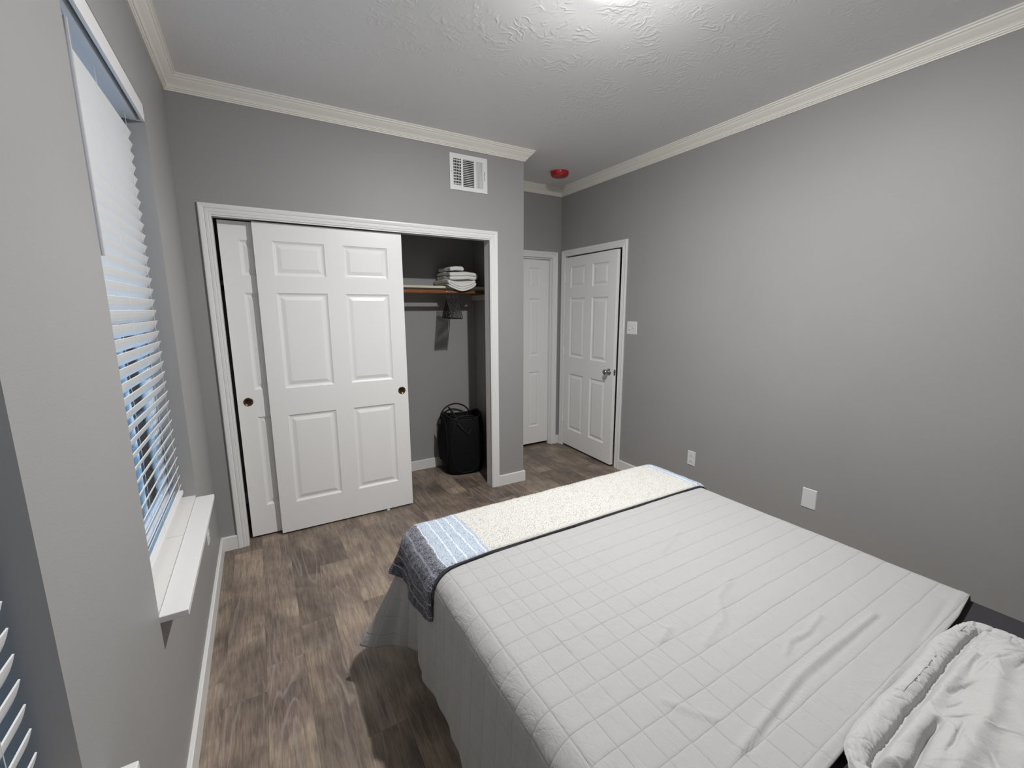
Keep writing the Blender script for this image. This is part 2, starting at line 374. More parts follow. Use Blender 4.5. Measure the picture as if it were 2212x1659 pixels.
# ---------------------------------------------------------------- room shell
def walls(name, axis, face, back, u0, u1, z0, z1, holes, label, cat='wall', m=m_wall):
    """slab between face and back on `axis` with rectangular holes (u0,u1,z0,z1)"""
    us = sorted({u0, u1, *[h[0] for h in holes], *[h[1] for h in holes]}); zs = sorted({z0, z1, *[h[2] for h in holes], *[h[3] for h in holes]})
    mb = MB()
    def pt(f, u, z): return (f, u, z) if axis == 'x' else (u, f, z)
    def solid(i, j):
        if i < 0 or j < 0 or i >= len(us)-1 or j >= len(zs)-1: return False
        cu, cz = (us[i]+us[i+1])/2, (zs[j]+zs[j+1])/2
        return not any(h[0] < cu < h[1] and h[2] < cz < h[3] for h in holes)
    for i in range(len(us)-1):
        for j in range(len(zs)-1):
            if not solid(i, j): continue
            a, b, c, d = us[i], us[i+1], zs[j], zs[j+1]
            for f in (face, back): mb.quad([pt(f, a, c), pt(f, b, c), pt(f, b, d), pt(f, a, d)])
            if not solid(i-1, j): mb.quad([pt(face, a, c), pt(back, a, c), pt(back, a, d), pt(face, a, d)])
            if not solid(i+1, j): mb.quad([pt(face, b, c), pt(back, b, c), pt(back, b, d), pt(face, b, d)])
            if not solid(i, j-1): mb.quad([pt(face, a, c), pt(back, a, c), pt(back, b, c), pt(face, b, c)])
            if not solid(i, j+1): mb.quad([pt(face, a, d), pt(back, a, d), pt(back, b, d), pt(face, b, d)])
    o = mb.build(name, m)
    bm = bmesh.new(); bm.from_mesh(o.data); bmesh.ops.remove_doubles(bm, verts=bm.verts, dist=1e-5); bmesh.ops.recalc_face_normals(bm, faces=bm.faces); bm.to_mesh(o.data); bm.free()
    return struct(o, label, cat)
struct(MB().box((-.2, YF-.15, -.10), (4.6, 1.6, 0)).build('floor', m_floor), 'grey brown wood look plank floor', 'floor')
struct(MB().box((-.2, YF-.15, H), (4.6, 1.6, H+.1)).build('ceiling', m_ceil), 'light grey hand textured ceiling', 'ceiling')
W1 = (-1.635, -.70, .635, 2.33); W2 = (-3.15, -2.22, .655, 2.33)
walls('wall_left', 'x', 0, -.16, YF-.1, .84, 0, H, [W1, W2], 'grey painted wall with the two deep window openings')
walls('wall_back', 'y', 0, .10, 0, 2.142, 0, H, [(XL-.02, XR+.02, 0, ZT+.02)], 'grey wall around the wide closet opening')
walls('wall_alcove', 'x', WC, 2.142, 0, .84, 0, H, [], 'end of the closet wall beside the door alcove')
walls('wall_closet', 'y', CD, .84, 0, 2.142, 0, H, [], 'grey back wall inside the closet')
walls('wall_far', 'y', A, .84, WC, W, 0, H, [(2.435, 3.092, 0, 2.06)], 'short dark grey wall of the alcove above the narrow door')
walls('wall_right', 'x', W, W+.115, YF-.1, .84, 0, H, [(-.198, .665, 0, 2.07)], 'long plain grey wall to the right of the bed')
walls('wall_front', 'y', YF, YF-.1, 0, W, 0, H, [], 'grey wall behind the bed head')
struct(MB().box((0, .10, 2.44), (2.142, CD, H)).build('ceiling_closet_added', m_wall), 'unseen grey lowered ceiling added to darken the closet', 'ceiling')  # lowered grey slab added to cut bounce light in the closet top
# dark rooms behind the two hinged doors
hb = MB(); hb.box((W+.115, -.7, 0), (4.3, -.6, H)).box((W+.115, 1.2, 0), (4.3, 1.3, H)).box((4.3, -.7, 0), (4.4, 1.3, H)).box((W+.115, .665, 0), (W+.13, 1.2, H))
struct(hb.build('wall_hallway', m_wall), 'unlit hallway walls behind the ajar door', 'wall')
hb = MB(); hb.box((2.3, 1.3, 0), (3.2, 1.4, H)).box((2.2, .84, 0), (2.3, 1.4, H)).box((3.16, .84, 0), (3.26, 1.4, H))
struct(hb.build('wall_linen', m_wall), 'unlit closet walls behind the narrow door', 'wall')

# crown moulding
c, p = .0743, .068
crown = [(0, 0), (p, 0), (p, .007), (.062, .009), (.060, .016), (.054, .019), (.049, .027), (.038, .038), (.028, .047), (.022, .056), (.021, .060), (.016, .061), (.014, .067), (.009, .069), (.008, c), (0, c)]
Nd = (0, 0, -1)
def trim(n, path, prof, Nv, m, label, closed=False, smooth=False, cat='trim'):
    return struct(MB().sweep(path, prof, Nv, closed).build('trim_%d' % n, m), label, cat)
# path order so that N x t points into the room (N down => walk clockwise seen from above)
cp = [(0, YF), (0, 0), (WC, 0), (WC, A), (W, A), (W, YF)]
trim(1, [(x, y, H) for x, y in cp], [(-a, b) for a, b in crown] if Vector(Nd).cross(Vector((0, 1, 0))).x < 0 else crown, Nd, m_crown, 'cream crown moulding around the ceiling', closed=True)
# baseboards (N up)
bprof = [(0, 0), (-BB, 0), (-BB, HB-.004), (-BB+.004, HB), (0, HB)]   # N x t points left of travel
def baseb(name, path, label):
    o = MB().sweep([(x, y, 0) for x, y in path], bprof, (0, 0, 1)).build(name, m_base); struct(o, label, 'baseboard')
baseb('baseboard_left', [(0, YF), (0, 0), (XL-.0615, 0)], 'white baseboard under the window wall, turning to the closet casing')
baseb('baseboard_back', [(XR+.0615, 0), (WC, 0), (WC, A), (2.373, A)], 'white baseboard wrapping the end of the closet wall')
baseb('baseboard_far', [(3.137, A), (W, A), (W, .706)], 'small white baseboard piece in the alcove corner')
baseb('baseboard_right', [(W, -.242), (W, YF)], 'white baseboard along the right wall behind the bed')
baseb('baseboard_closet', [(0, CD), (2.142, CD)], 'white baseboard at the back of the closet')

# door casings: profile a = distance outwards from the opening edge, b = thickness
cas = [(0, 0), (0, .007), (.003, .010), (.012, .011), (.014, .009), (.018, .012), (.030, .0125), (.033, .010), (.038, .014), (.052, .0165), (.058, .016), (.0615, .012), (.0615, 0)]
casL = [(-a, b) for a, b in cas]
def casing(n, path, Nv, label):
    t0 = (Vector(path[1])-Vector(path[0])).normalized(); s0 = Vector(Nv).cross(t0)
    mid = (Vector(path[0])+Vector(path[-1]))/2
    out = (Vector(path[0])-mid).dot(s0) > 0
    trim(n, path, cas if out else casL, Nv, m_trim, label, cat='door trim')
casing(2, [(XL, 0, 0), (XL, 0, ZT), (XR, 0, ZT), (XR, 0, 0)], (0, -1, 0), 'white moulded casing around the closet opening')
casing(3, [(2.455, A, 0), (2.455, A, 2.04), (3.075, A, 2.04), (3.075, A, 0)], (0, -1, 0), 'white casing of the narrow alcove door')
casing(4, [(W, .645, 0), (W, .645, 2.052), (W, -.180, 2.052), (W, -.180, 0)], (-1, 0, 0), 'white casing of the ajar door on the right wall')
# jambs
j = MB().box((XR, .0, 0), (XR+.02, .104, ZT+.02)).box((XL-.02, .0, 0), (XL, .104, ZT+.02)).box((XL, 0, ZT), (XR, .104, ZT+.02))
struct(j.build('trim_5', m_jamb), 'grey jamb boards lining the closet opening', 'door trim')
j = MB().box((XL, -.004, ZT-.006), (XR, .006, ZT)).box((XR-.005, -.004, 0), (XR, .006, ZT-.006))
struct(j.build('trim_6', m_white), 'thin white bead inside the closet casing', 'door trim')
j = MB().box((3.072, A, 0), (3.092, .84, 2.06)).box((2.435, A, 0), (2.455, .84, 2.06)).box((2.455, A, 2.04), (3.072, .84, 2.06)).box((3.058, A+.015, 0), (3.072, A+.045, 2.04)).box((2.455, A+.015, 2.026), (3.058, A+.045, 2.04))
struct(j.build('trim_7', m_trim), 'white jamb of the narrow alcove door', 'door trim')
j = MB().box((W, .645, 0), (W+.115, .665, 2.07)).box((W, -.198, 0), (W+.115, -.180, 2.07)).box((W, -.180, 2.052), (W+.115, .645, 2.07)).box((W+.055, .63, 0), (W+.085, .645, 2.052)).box((W+.055, -.180, 0), (W+.085, -.165, 2.052))
struct(j.build('trim_8', m_trim), 'white jamb of the ajar door', 'door trim')

# ---------------------------------------------------------------- panel doors
def door_mesh(wd, z0, z1, th, cols, rows, sc_=1.0):
    """local: x across, y=0 front (facing -y), z up. moulded raised panels on the front"""
    mb = MB(); xs = [0]+[q for c_ in cols for q in c_]+[wd]; zs = [z0]+[q for r_ in rows for q in r_]+[z1]
    for i in range(len(xs)-1):
        for k in range(len(zs)-1):
            x0, x1, a, b = xs[i], xs[i+1], zs[k], zs[k+1]
            if i % 2 == 1 and k % 2 == 1:
                rings = [(0, 0), (.003, .004), (.012, .0095), (.019, .0105), (.0215, .0105), (.044, .003)]
                pr = None
                for ins, dp in rings:
                    ins *= sc_; rg = [(x0+ins, dp, a+ins), (x1-ins, dp, a+ins), (x1-ins, dp, b-ins), (x0+ins, dp, b-ins)]
                    if pr:
                        for q in range(4): mb.quad([pr[q], pr[(q+1) % 4], rg[(q+1) % 4], rg[q]])
                    pr = rg
                mb.quad(pr)
            else: mb.quad([(x0, 0, a), (x1, 0, a), (x1, 0, b), (x0, 0, b)])
    mb.quad([(0, th, z0), (0, th, z1), (wd, th, z1), (wd, th, z0)])
    mb.quad([(0, 0, z0), (0, 0, z1), (0, th, z1), (0, th, z0)]); mb.quad([(wd, 0, z0), (wd, th, z0), (wd, th, z1), (wd, 0, z1)])
    mb.quad([(0, 0, z0), (0, th, z0), (wd, th, z0), (wd, 0, z0)]); mb.quad([(0, 0, z1), (wd, 0, z1), (wd, th, z1), (0, th, z1)])
    return mb
def place(mb, loc, rz):
    R = Matrix.Rotation(rz, 3, 'Z'); mb.v = [tuple(R @ Vector(p)+Vector(loc)) for p in mb.v]; return mb
ROWS = [(.218, .826), (1.006, 1.615), (1.720, 1.930)]
def weld(o):
    bm = bmesh.new(); bm.from_mesh(o.data); bmesh.ops.remove_doubles(bm, verts=bm.verts, dist=1e-5); bmesh.ops.recalc_face_normals(bm, faces=bm.faces); bm.to_mesh(o.data); bm.free(); return o
def door(name, loc, rz, wd, z0, z1, cols, rows, label, sc_=1.0, th=.035):
    t = struct(bpy.data.objects.new(name, None), label, 'door'); COL.objects.link(t); t.location = loc; WL[t.name] = Vector(loc); t.empty_display_size = .05
    o = weld(place(door_mesh(wd, z0, z1, th, cols, rows, sc_), loc, rz).build('door_slab', m_white, t))
    return t
C2 = [(.099, .397), (.510, .803)]
def pull(t, x, y, z, r=.027):
    pl = MB().lathe([(0, .006), (r*.72, .006), (r*.78, .001), (r*.86, -.0015), (r, -.001), (r, .001)], (x, y, z), (0, 1, 0), 28)
    o = pl.build('finger_pull', [m_brass, m_brasscup], t, smooth=True)
    n = len(o.data.polygons)
    for i, f in enumerate(o.data.polygons):
        if i < 56: f.material_index = 1
    tag(o, label='round brass finger pull')
# the slabs have a cut for the cup, the cup sits 6 mm deep in it: keep the cup just proud of the face instead
d3 = door('door_3', (.342, .030, 0), 0, .908, .012, 2.036, C2, ROWS, 'white six panel sliding closet door in front, its latch side at mid opening')
d4 = door('door_4', (.167, .075, 0), 0, .908, .014, 2.036, C2, ROWS, 'white sliding closet door behind, only its left strip showing')
for t, x, y, z in ((d3, 1.204, .030, .918), (d4, .226, .075, .931)):
    pl = MB().lathe([(0, -.0012), (.019, -.0014), (.0215, -.0035), (.024, -.0045), (.027, -.003), (.0275, 0)], (x, y, z), (0, 1, 0), 30)
    o = pl.build('finger_pull', [m_brass, m_brasscup], t, smooth=True); tag(o, label='round aged brass finger pull')
    for i, f in enumerate(o.data.polygons): f.material_index = 1 if i < 30 else 0
TH3 = math.radians(3.0)
hx, hy = W-.002, .640
# local x runs along the slab away from the hinge; front face must look to -x (room)
d1 = door('door_1', (hx, hy, 0), -PI/2-TH3, .80, .022, 2.036, [(.090, .338), (.452, .692)], [(.208, .826), (1.008, 1.624), (1.727, 1.940)], 'white six panel door standing slightly ajar on the right wall')
ux, uy = -math.sin(TH3), -math.cos(TH3)   # along the slab
nx, ny = -math.cos(TH3), math.sin(TH3)    # room side normal
kx, ky = hx+ux*.742, hy+uy*.742
kn = MB().lathe([(.031, 0), (.031, .004), (.027, .007), (.013, .009), (.0115, .022), (.016, .030), (.0245, .038), (.0265, .048), (.024, .058), (.014, .064), (0, .0655)], (kx, ky, .925), (nx, ny, 0), 28)
tag(kn.build('door_knob', m_nickel, d1, smooth=True), label='round satin nickel knob')
lp = MB(); ex_, ey_ = hx+ux*.8005, hy+uy*.8005
def dp(a, b, z): return (ex_+ux*a-nx*b, ey_+uy*a-ny*b, z)
lp.quad([dp(.0006, .006, .895), dp(.0006, .029, .895), dp(.0006, .029, .952), dp(.0006, .006, .952)])
for a in ((0, .013, .0055, .915, .934),):
    x0, b0, bw, za, zb = a
    lp.quad([dp(.0006, b0, za), dp(.0006, b0+.01, za), dp(.0006, b0+.01, zb), dp(.0006, b0, zb)])
    lp.quad([dp(.010, b0, za), dp(.004, b0+.01, za), dp(.004, b0+.01, zb), dp(.010, b0, zb)])
    lp.quad([dp(.0006, b0, za), dp(.010, b0, za), dp(.010, b0, zb), dp(.0006, b0, zb)])
    lp.quad([dp(.0006, b0, zb), dp(.010, b0, zb), dp(.004, b0+.01, zb), dp(.0006, b0+.01, zb)])
tag(lp.build('latch_plate', m_nickel, d1), label='metal latch plate on the door edge')
for z in (.32, 1.07, 1.83):
    h = MB().tube([(hx-.006, hy+.010, z-.045), (hx-.006, hy+.010, z+.045)], .0065, 12)
    h.box((hx-.002, hy-.012, z-.044), (hx-.0045, hy+.008, z+.044))
    h.build('hinge', m_white, d1)
d2 = door('door_2', (2.458, A+.047, 0), 0, .612, .030, 2.026, [(.105, .240), (.354, .489)], [(.222, .835), (1.012, 1.620), (1.735, 1.935)], 'narrow white panel door half hidden by the closet wall end', .8)

# ---------------------------------------------------------------- windows and blinds
def window(n, y0, y1, zb, label, sill_far, sill_x):
    t = bpy.data.objects.new('window_%d' % n, None); COL.objects.link(t); struct(t, label, 'window'); t.location = (-.12, (y0+y1)/2, zb); WL[t.name] = Vector(t.location)
    z1 = 2.33
    f = MB().box((-.16, y0, zb), (-.10, y0+.045, z1)).box((-.16, y1-.045, zb), (-.10, y1, z1)).box((-.16, y0+.045, zb), (-.10, y1-.045, zb+.045)).box((-.16, y0+.045, z1-.125), (-.10, y1-.045, z1))
    f.build('window_frame', m_vinyl, t, bevel=.003)
    zm = 1.475
    for nm, xx, a, b in (('lower_sash', -.118, zb+.045, zm+.02), ('upper_sash', -.142, zm-.02, z1-.125)):
        s = MB(); q = .032
        ya, yb = y0+.045, y1-.045
        s.box((xx-.011, ya, a), (xx+.011, ya+q, b)).box((xx-.011, yb-q, a), (xx+.011, yb, b)).box((xx-.011, ya+q, a), (xx+.011, yb-q, a+q)).box((xx-.011, ya+q, b-q), (xx+.011, yb-q, b))
        for k in (1, 2):
            yc = ya+q+(yb-ya-2*q)*k/3; s.box((xx-.005, yc-.009, a+q), (xx+.005, yc+.009, b-q))
        for k in (1,):
            zc = a+q+(b-a-2*q)*k/2; s.box((xx-.0045, ya+q, zc-.009), (xx+.0045, yb-q, zc+.009))
        so = s.build(nm, m_vinyl, t)
        MB().box((xx-.0015, ya+q-.004, a+q-.004), (xx+.0015, yb-q+.004, b-q+.004)).build('glass_pane', m_glass, so, fix=True)
    # plaster inner sill in two pieces with a crack, then the projecting stool
    s = MB().box((-.10, y0, zb), (-.004, y0+(y1-y0)*.55, zb+.018)).box((-.10, y0+(y1-y0)*.55+.0015, zb), (-.004, y1, zb+.0185))
    s.build('inner_sill', m_base, t)
    s = MB().box((.0 if sill_far > y1 else -.003, y0, zb-.010), (sill_x, sill_far, zb+.010)).build('window_sill', m_trim, t, bevel=.002)
    return t
window(1, W1[0], W1[1], W1[2], 'tall window beside the closet corner, behind white blinds', -.704, .068)
window(2, W2[0], W2[1], W2[2], 'nearest window at the lower left edge of the photo', -2.14, .047)

def blind(y0, y1, ztop, phase, zlow, label, wand_y, group=None, tilt=60):
    t = thing('window_blind', (-.06, (y0+y1)/2, zlow), label, 'blind', group)
    MB().box((-.012, y0+.003, 2.264), (-.001, y1-.001, 2.329)).box((-.05, y1-.010, 2.264), (-.012, y1-.001, 2.329)).build('valence', m_slat, t, bevel=.0015)
    MB().box((-.086, y0+.01, 2.262), (-.024, y1-.012, 2.312)).build('head_rail', m_vinyl, t, bevel=.002)
    al = math.radians(tilt); wd = .050
    xi = -.047
    prof = []
    for k in range(5):
        s_ = k/4*wd; cv = .0022*math.sin(PI*k/4)
        prof.append((xi-s_*math.cos(al)-cv*math.sin(al)*-1, -s_*math.sin(al)+cv*math.cos(al)*-1))
    nrm = (math.sin(al), -math.cos(al))
    sl = MB(); ya, yb = y0+.012, y1-.02
    fr = [(x, z) for x, z in prof]; bk = [(x-nrm[0]*.0026, z-nrm[1]*.0026) for x, z in prof]
    ring = fr+bk[::-1]; m_ = len(ring)
    for y in (ya, yb): sl.v += [(x, y, z) for x, z in ring]
    for i in range(m_): sl.f.append((i, (i+1) % m_, (i+1) % m_+m_, i+m_))
    sl.f.append(tuple(range(m_))); sl.f.append(tuple(range(2*m_-1, m_-1, -1)))
    first = None; z = phase; k = 0
    while z < 2.235:
        if first is None:
            loc0 = Vector((0, 0, z)); mbz = MB(); mbz.v = [(a, b, c_+z) for a, b, c_ in sl.v]; mbz.f = sl.f
            first = mbz.build('slat', m_slat, t); z0_ = z
        else:
            o = first.copy(); COL.objects.link(o); o.parent = t; o.location = (0, 0, z-z0_)
        z += .0437
    MB().box((-.078, ya, zlow+.012), (-.044, yb, zlow+.030)).build('bottom_rail', m_slat, t, bevel=.003)
    for yc in (y1-.10, (y0+y1)/2, y0+.10):
        MB().tube([(-.0455, yc, zlow+.02), (-.0455, yc, 2.265)], .0006, 6).tube([(-.0765, yc, zlow+.02), (-.0765, yc, 2.265)], .0006, 6).build('ladder_cord', m_slat, t)
    if wand_y is not None:
        MB().tube([(-.028, wand_y-.004, 2.235), (-.0295, wand_y, 2.0), (-.0305, wand_y+.010, 1.66)], .0050, 8).tube([(-.028, wand_y-.004, 2.235), (-.035, wand_y-.004, 2.264)], .0018, 6).build('tilt_wand', m_wand, t)
    return t
blind(W1[0], W1[1], 2.33, .943-5*.0437, .667, 'white slatted blind in the tall window beside the closet', -1.480)
b2_ = blind(W2[0], W2[1], 2.33, .834-2*.0437, .690, 'white slatted blind at the lower left edge, only a few slat tips showing', None, tilt=67)
b2_.location.x += .008; b2_.location.y += .006

# outside
struct(MB().box((-9, -12, -.4), (-.16, 8, -.3)).build('ground', m_grass), 'lawn outside the windows', 'ground')
sd = MB()
for k in range(26): 
    z = -.3+k*.15; n = len(sd.v); sd.v += [(-3.0, -8, z), (-3.0, 6, z), (-3.018, 6, z+.15), (-3.018, -8, z+.15)]; sd.f.append((n, n+1, n+2, n+3)); n = len(sd.v)
    sd.v += [(-3.0, -8, z+.15), (-3.0, 6, z+.15), (-3.018, 6, z+.15), (-3.018, -8, z+.15)]; sd.f.append((n, n+1, n+2, n+3))
sd.box((-3.02, -8, -.3), (-3.2, 6, 3.6))
tag(sd.build('neighbouring_wall', m_siding), 'pale blue siding of a neighbouring house, glimpsed between blind slats', 'wall')
sh = MB(); L_ = 2600
th = rng.rand(L_)*2*PI; ph_ = np.arccos(1-1.6*rng.rand(L_)); rr = rng.rand(L_)**.4
cx_ = -2.3+.5*rr*np.sin(ph_)*np.cos(th); cy_ = 3.6+.8*rr*np.sin(ph_)*np.sin(th); cz_ = .2+1.3*rr*np.cos(ph_)
for i in range(L_):
    a = Vector(rng.randn(3)).normalized()*.05; b = Vector(rng.randn(3)).normalized()*.03; q = Vector((cx_[i], cy_[i], cz_[i]))
    sh.quad([q-a, q+b, q+a, q-b])
sh.tube([(-2.3, 3.6, -.3), (-2.3, 3.6, .6)], .03)
tag(sh.build('garden_shrub', m_leaf, fix=False), 'dark green shrub outside, glimpsed between the blind slats', 'shrub')

# ---------------------------------------------------------------- ceiling fixtures
t = thing('ceiling_light', (LAMP[0], LAMP[1], H), 'small white ceiling light just above the picture edge', 'ceiling light')
MB().lathe([(.0, 0), (.055, 0), (.055, .008), (.046, .014), (0, .014)], (LAMP[0], LAMP[1], H), (0, 0, -1), 40).build('lamp_housing', m_plastic, t, smooth=True)
MB().lathe([(.040, .014), (.043, .030), (.041, .060), (.0365, .0715), (.0335, .0715), (.0335, .064), (0, .064)], (LAMP[0], LAMP[1], H), (0, 0, -1), 40).build('added_glow_collar', m_collar_glow, t, smooth=True)  # unseen collar added: shields sideways lens light, glows weakly onto the ceiling
MB().lathe([(.032*math.cos(a_), .066+.0150*math.sin(a_)) for a_ in np.linspace(0, PI/2, 12)], (LAMP[0], LAMP[1], H), (0, 0, -1), 32).build('lamp_lens', m_lens, t, smooth=True)

t = thing('smoke_detector', (2.80, .262, H), 'ceiling smoke detector under a red plastic dust cover in the alcove', 'smoke detector')
MB().lathe([(0, 0), (.078, 0), (.078, .010), (0, .010)], (2.80, .262, H), (0, 0, -1), 36).build('detector_base', m_plastic, t)
MB().lathe([(.075, .004), (.084, .004), (.084, .012), (.080, .030), (.070, .042), (.045, .047), (0, .048)], (2.80, .262, H), (0, 0, -1), 40).build('dust_cover', m_red, t, smooth=True)

# air register on the closet wall
VX0, VX1, VZ0, VZ1 = 1.619, 1.922, 2.376, 2.624
t = thing('air_vent', ((VX0+VX1)/2, 0, VZ0), 'white three section metal air vent high on the closet wall', 'air vent')
secs = [(1.646, 1.709, 2.410, 2.590), (1.723, 1.812, 2.405, 2.592), (1.826, 1.888, 2.406, 2.592)]
xs = [VX0]+[q for s_ in secs for q in s_[:2]]+[VX1]; fr = MB()
for i in range(0, 7, 2): fr.box((xs[i], -.007, VZ0+.002 if 0 else VZ0), (xs[i+1], 0, VZ1))
for s_ in secs: fr.box((s_[0], -.007, VZ0), (s_[1], 0, s_[2])).box((s_[0], -.007, s_[3]), (s_[1], 0, VZ1))
fr.build('vent_frame', m_vent, t)
MB().box((1.644, -.0012, 2.403), (1.890, -.0004, 2.594)).build('vent_backing', m_dark, t)
lv = MB()
a, b, z0, z1 = secs[0]
for k in range(6):
    x = a+(b-a)*k/5; lv.quad([(x-.0018, -.0068, z0), (x+.0018, -.0060, z0), (x+.0018, -.0060, z1), (x-.0018, -.0068, z1)])
for k in range(9):
    z = z0+(z1-z0)*(k+.5)/9; lv.quad([(a, -.0020, z-.0028), (b, -.0020, z-.0028), (b, -.0030, z+.0028), (a, -.0030, z+.0028)])
a, b, z0, z1 = secs[1]
for k in range(15):
    z = z1-(z1-z0)*(k+.3)/15; lv.quad([(a, -.0068, z+.0019), (b, -.0068, z+.0019), (b, -.0040, z-.0021), (a, -.0040, z-.0021)])
a, b, z0, z1 = secs[2]
for k in range(6):
    x = a+(b-a)*(k+.5)/6; lv.quad([(x-.0046, -.0066, z0), (x+.0046, -.0045, z0), (x+.0046, -.0045, z1), (x-.0046, -.0066, z1)])
lv.build('vent_louvers', m_vent, t, fix=False)
sl = MB().box((1.8975, -.0074, 2.464), (1.9005, -.0068, 2.527)); so = sl.build('damper_slot', m_dark, t); MB().box((1.8965, -.018, 2.489), (1.9015, -.0072, 2.499)).build('damper_lever', m_vent, t, bevel=.001)
MB().lathe([(0, -.009), (.003, -.0088), (.0035, -.007)], (1.6315, 0, 2.500), (0, 1, 0), 12).build('screw', m_nickel, t)

# ---------------------------------------------------------------- wall plates
def plate(name, y, z, wy, hz, label, cat, x=W, sgn=-1):
    t = thing(name, (x, y, z), label, cat)
    f = MB(); e = .003
    a = [(x, y-wy/2, z-hz/2), (x, y+wy/2, z-hz/2), (x, y+wy/2, z+hz/2), (x, y-wy/2, z+hz/2)]
    b = [(x+sgn*.0045, y-wy/2+e, z-hz/2+e), (x+sgn*.0045, y+wy/2-e, z-hz/2+e), (x+sgn*.0045, y+wy/2-e, z+hz/2-e), (x+sgn*.0045, y-wy/2+e, z+hz/2-e)]
    f.v = a+b; f.f = [(0, 1, 2, 3), (4, 5, 6, 7)]+[(i, (i+1) % 4, (i+1) % 4+4, i+4) for i in range(4)]
    f.build('wall_plate', m_plastic, t); return t
def outlet_parts(t, y, z, x, sgn):
    for dz in (.0195, -.0195):
        r = MB(); n = 24; pts = []
        for i in range(n):
            th = 2*PI*i/n; pts.append((max(-.0165, min(.0165, .0175*math.cos(th)*1.05)), max(-.0125, min(.0125, .0165*math.sin(th)))))
        r.v = [(x+sgn*.0045, y+a, z+dz+b) for a, b in pts]+[(x+sgn*.0062, y+a*.97, z+dz+b*.97) for a, b in pts]
        r.f = [tuple(range(n, 2*n))]+[(i, (i+1) % n, (i+1) % n+n, i+n) for i in range(n)]
        ro = r.build('socket', m_plastic, t)
        q = MB()
        for sy in (-.006, .006): q.box((x+sgn*.0060, y+sy-.0013, z+dz-.001), (x+sgn*.0066, y+sy+.0013, z+dz+.007))
        q.lathe([(.0022, -.0066*1), (0, -.0066)], (x if sgn < 0 else x+.0132, y, z+dz-.0065), (1, 0, 0), 12)
        q.build('slots', m_dark, ro)
t = plate('power_outlet', -1.020, .346, .070, .115, 'white duplex power outlet low on the right wall beyond the bed', 'power outlet'); outlet_parts(t, -1.020, .346, W, -1)
plate('blank_wall_plate', -1.870, .344, .082, .126, 'plain blank white plate low on the right wall, nearer than the outlet', 'wall plate')
t = plate('light_switch', -.330, 1.342, .115, .115, 'white double toggle light switch beside the ajar door', 'light switch')
for dy_ in (.023, -.023):
    g_ = MB().box((W-.0046, -.330+dy_-.005, 1.342-.012), (W-.0050, -.330+dy_+.005, 1.342+.012)); go = g_.build('toggle_slot', m_ivory, t)
    s_ = 1 if dy_ > 0 else -1
    q = MB(); n = len(q.v); yb_ = -.330+dy_
    q.v += [(W-.005, yb_-.004, 1.335), (W-.005, yb_+.004, 1.335), (W-.005, yb_+.004, 1.349), (W-.005, yb_-.004, 1.349), (W-.016, yb_-.003, 1.336-s_*.010+.004), (W-.016, yb_+.003, 1.336-s_*.010+.004), (W-.016, yb_+.003, 1.343-s_*.010+.004), (W-.016, yb_-.003, 1.343-s_*.010+.004)]
    q.f += [(4, 5, 6, 7)]+[(i, (i+1) % 4, (i+1) % 4+4, i+4) for i in range(4)]
    q.build('toggle', m_plastic, t)
t = plate('power_outlet', -.523, .379, .070, .115, 'white power outlet under the window sill, seen almost edge on', 'power outlet', 0, 1); outlet_parts(t, -.523, .379, 0, 1)
# sliding door guide
tag(MB().box((1.047, .028, 0), (1.068, .064, .004)).box((1.047, .0245, 0), (1.068, .0285, .022)).build('door_guide', m_plastic), 'small clear white plastic guide on the floor under the front sliding door', 'door guide')

# ---------------------------------------------------------------- closet contents
t = thing('closet_shelf', (1.07, .56, 1.69), 'cream painted wooden shelf across the closet', 'shelf')
MB().box((0.0, .455, 1.690), (2.142, CD, 1.708)).build('shelf_board', m_shelf, t, bevel=.001)
MB().box((2.122, .40, 1.595), (2.142, CD-.0, 1.640)).build('shelf_cleat', m_shelf, t); MB().box((0, .40, 1.595), (.02, CD, 1.640)).build('shelf_cleat', m_shelf, t)
t2 = tag(MB().tube([(.003, .425, 1.657), (2.139, .425, 1.657)], .0165, 20).build('closet_rod', m_rod, smooth=True), 'brown wooden clothes rod under the closet shelf', 'clothes rod')
t2.data.polygons[-1].use_smooth = False; t2.data.polygons[-2].use_smooth = False

def hanger():
    t = thing('clothes_hanger', (0, 0, 0), '', 'hanger', 'dark velvet hangers on the closet rod'); del_ = 0
    # hook (local frame: y across shoulders, z up, origin at rod centre)
    r = .0190
    pts = [(0, -r*math.cos(math.radians(a)), r*math.sin(math.radians(a))) for a in range(-30, 181, 15)]
    pts += [(0, r*.95, -.012), (0, .010, -.030), (0, .001, -.045), (0, 0, -.062)]
    MB().tube(pts, .0016, 8).build('hook', m_chrome, t, smooth=True)
    b = MB(); up_ = []
    for i in range(17):
        u = -1+2*i/16; y = .200*u; z = -.060-.142*abs(u)**1.05
        up_.append((0, y, z))
    b.tube(up_, .0052, 8)
    low = [(0, -.200, -.200), (0, -.206, -.212), (0, -.195, -.222), (0, .195, -.222), (0, .206, -.212), (0, .200, -.200)]
    b.tube(low, .0042, 8); b.tube([(0, .006, -.026), (0, 0, -.045), (0, 0, -.064)], .0036, 8)
    b.build('hanger_body', m_hang, t, smooth=True)
    return t
hg = hanger()
words = ['left end', 'second from the left', 'third from the left', 'fourth from the left', 'fourth from the right', 'third from the right', 'second from the right', 'right end']
for i, px in enumerate((1.740, 1.7525, 1.765, 1.779, 1.7915, 1.805, 1.8195, 1.834)):
    o = hg if i == 0 else copy_tree(hg)
    o.location = (px, .425, 1.657); o.rotation_euler = (0, 0, math.radians(-11.5))
    o['label'] = 'dark slim hanger on the closet rod, %s of the bunch' % words[i]

